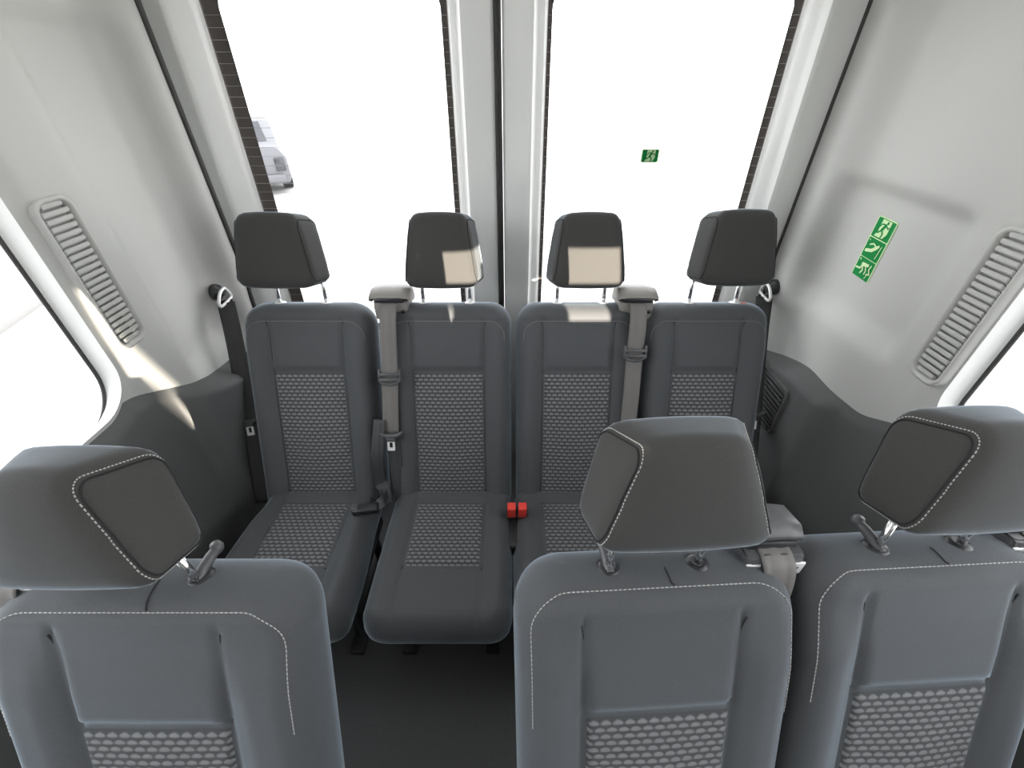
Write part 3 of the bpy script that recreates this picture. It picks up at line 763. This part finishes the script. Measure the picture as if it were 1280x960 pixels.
sign('emergency_exit_sign', Ms, .086, 3, 'green emergency exit sticker with three pictograms on the right wall')
Mw = Matrix(((1, 0, 0, .476), (0, 0, -1, YB + .043), (0, 1, 0, ZC - .240), (0, 0, 0, 1)))
sign('window_exit_sticker', Mw, .060, 1, 'small green exit sticker high on the right rear door glass')

# ---------------------------------------------------------------- outside
ZG = -.62
slab('ground', GROUND, -60, 60, -40, 80, ZG - .1, ZG)
bm = bmesh.new()
box(bm, (-5.2, 2.2, ZG + .04), (.35, 5.5, .12), Matrix.Translation((-5.2, 2.2, 0)) @ Matrix.Rotation(.25, 4, 'Z') @ Matrix.Translation((5.2, -2.2, 0)), bev=.02)
tagp(link('kerb', bm, KERB, angle=40), kind='structure')
# unseen wall added to block the sun, its openings shaped for the sun patches
bm = bmesh.new(); YW = -8.0
def ray_to_wall(p):
    p = Vector(p); q = p - SUN_DIR * (p.y - YW); return (q.x, YW, q.z + ZC)
outer = [(-9, YW, ZG), (9, YW, ZG), (9, YW, ZC + 2.3), (-9, YW, ZC + 2.3)]
SUN_CUTS = [[(-.288, 1.29, -.455), (-.05, 1.29, -.447), (.04, 1.29, -.447), (.04, 1.29, -.50), (-.09, 1.29, -.50), (-.09, 1.29, -.547), (-.268, 1.29, -.547)],
        [(.098, 1.29, -.440), (.335, 1.29, -.440), (.335, 1.29, -.548), (.165, 1.29, -.548), (.155, 1.29, -.53), (.098, 1.29, -.53)],
        [(-.236, 1.25, -.640), (-.185, 1.25, -.625), (-.193, 1.25, -.655), (-.212, 1.25, -.688), (-.228, 1.25, -.685)],
        [(.185, 1.27, -.625), (.32, 1.27, -.625), (.32, 1.27, -.672), (.185, 1.27, -.672)],
        [(-1.05, .945, -.42), (-1.05, .975, -.48), (-1.05, 1.0, -.62), (-1.04, 1.07, -.93), (-1.04, 1.035, -.95), (-1.05, .985, -.70), (-1.05, .935, -.68)]]
for lp_ in [outer] + [[ray_to_wall(p) for p in o] for o in SUN_CUTS]:
    vs_ = [bm.verts.new(p) for p in lp_]
    for a, b in zip(vs_, vs_[1:] + vs_[:1]): bm.edges.new((a, b))
bmesh.ops.triangle_fill(bm, use_beauty=True, use_dissolve=False, edges=bm.edges[:])
g = bmesh.ops.extrude_face_region(bm, geom=bm.faces[:])
tagp(link('sun_mask_wall', bm, SUNMASK, smooth=False, merge=False), kind='structure')
# parked car seen through the left rear door
car = empty('parked_car', (-5.62, 9.89, ZG), math.radians(31), label='silver car parked behind, seen through the left rear door glass', cat='car')
bm = bmesh.new()
def csec(y, zb, zt, hw, zs):   # closed section: sill, side, shoulder, top
    return [(-hw * .92, y, zb), (-hw, y, zb + .12), (-hw, y, zs), (-hw * .86, y, zt - .04), (-hw * .7, y, zt), (hw * .7, y, zt), (hw * .86, y, zt - .04), (hw, y, zs), (hw, y, zb + .12), (hw * .92, y, zb)]
bridge(bm, [csec(0, .32, .80, .74, .62), csec(.06, .24, .95, .84, .72), csec(.30, .20, 1.02, .88, .84), csec(.75, .19, 1.40, .88, .92), csec(1.3, .19, 1.46, .89, .93), csec(2.3, .19, 1.42, .89, .92), csec(3.0, .19, 1.02, .88, .88), csec(3.9, .22, .86, .84, .72), csec(4.1, .32, .70, .74, .58)], True, True)
link('body', bm, CARP, car, angle=35)
bm = bmesh.new()
for y0, z0, y1, z1 in ((.34, 1.045, .72, 1.375),): 
    vs_ = [bm.verts.new(p) for p in ((-.58, y0 - .02, z0), (.58, y0 - .02, z0), (.55, y1 - .02, z1), (-.55, y1 - .02, z1))]; bm.faces.new(vs_)
link('rear_screen', bm, CARG, car, smooth=False)
for sx in (-1, 1):
    bm = bmesh.new(); box(bm, (sx * .68, .02, .62), (.20, .10, .26), bev=.02); link('tail_lamp', bm, CARG, car, angle=40)
    for yy in (.85, 3.25):
        bm = bmesh.new(); lathe(bm, [(.0001, -.1), (.19, -.1), (.22, -.11), (.31, -.10), (.315, .10), (.22, .11), (.19, .09), (.0001, .09)], Matrix.Translation((sx * .80, yy, .315)) @ Matrix.Rotation(math.radians(90), 4, 'Y')); link('wheel', bm, TYRE, car, angle=40)
bm = bmesh.new(); box(bm, (0, -.02, .36), (1.44, .10, .16), bev=.03); link('bumper', bm, CARP, car, angle=40)
bm = bmesh.new(); box(bm, (0, -.005, .56), (.50, .03, .11), bev=.004); link('number_plate', bm, GROUND, car, angle=40)
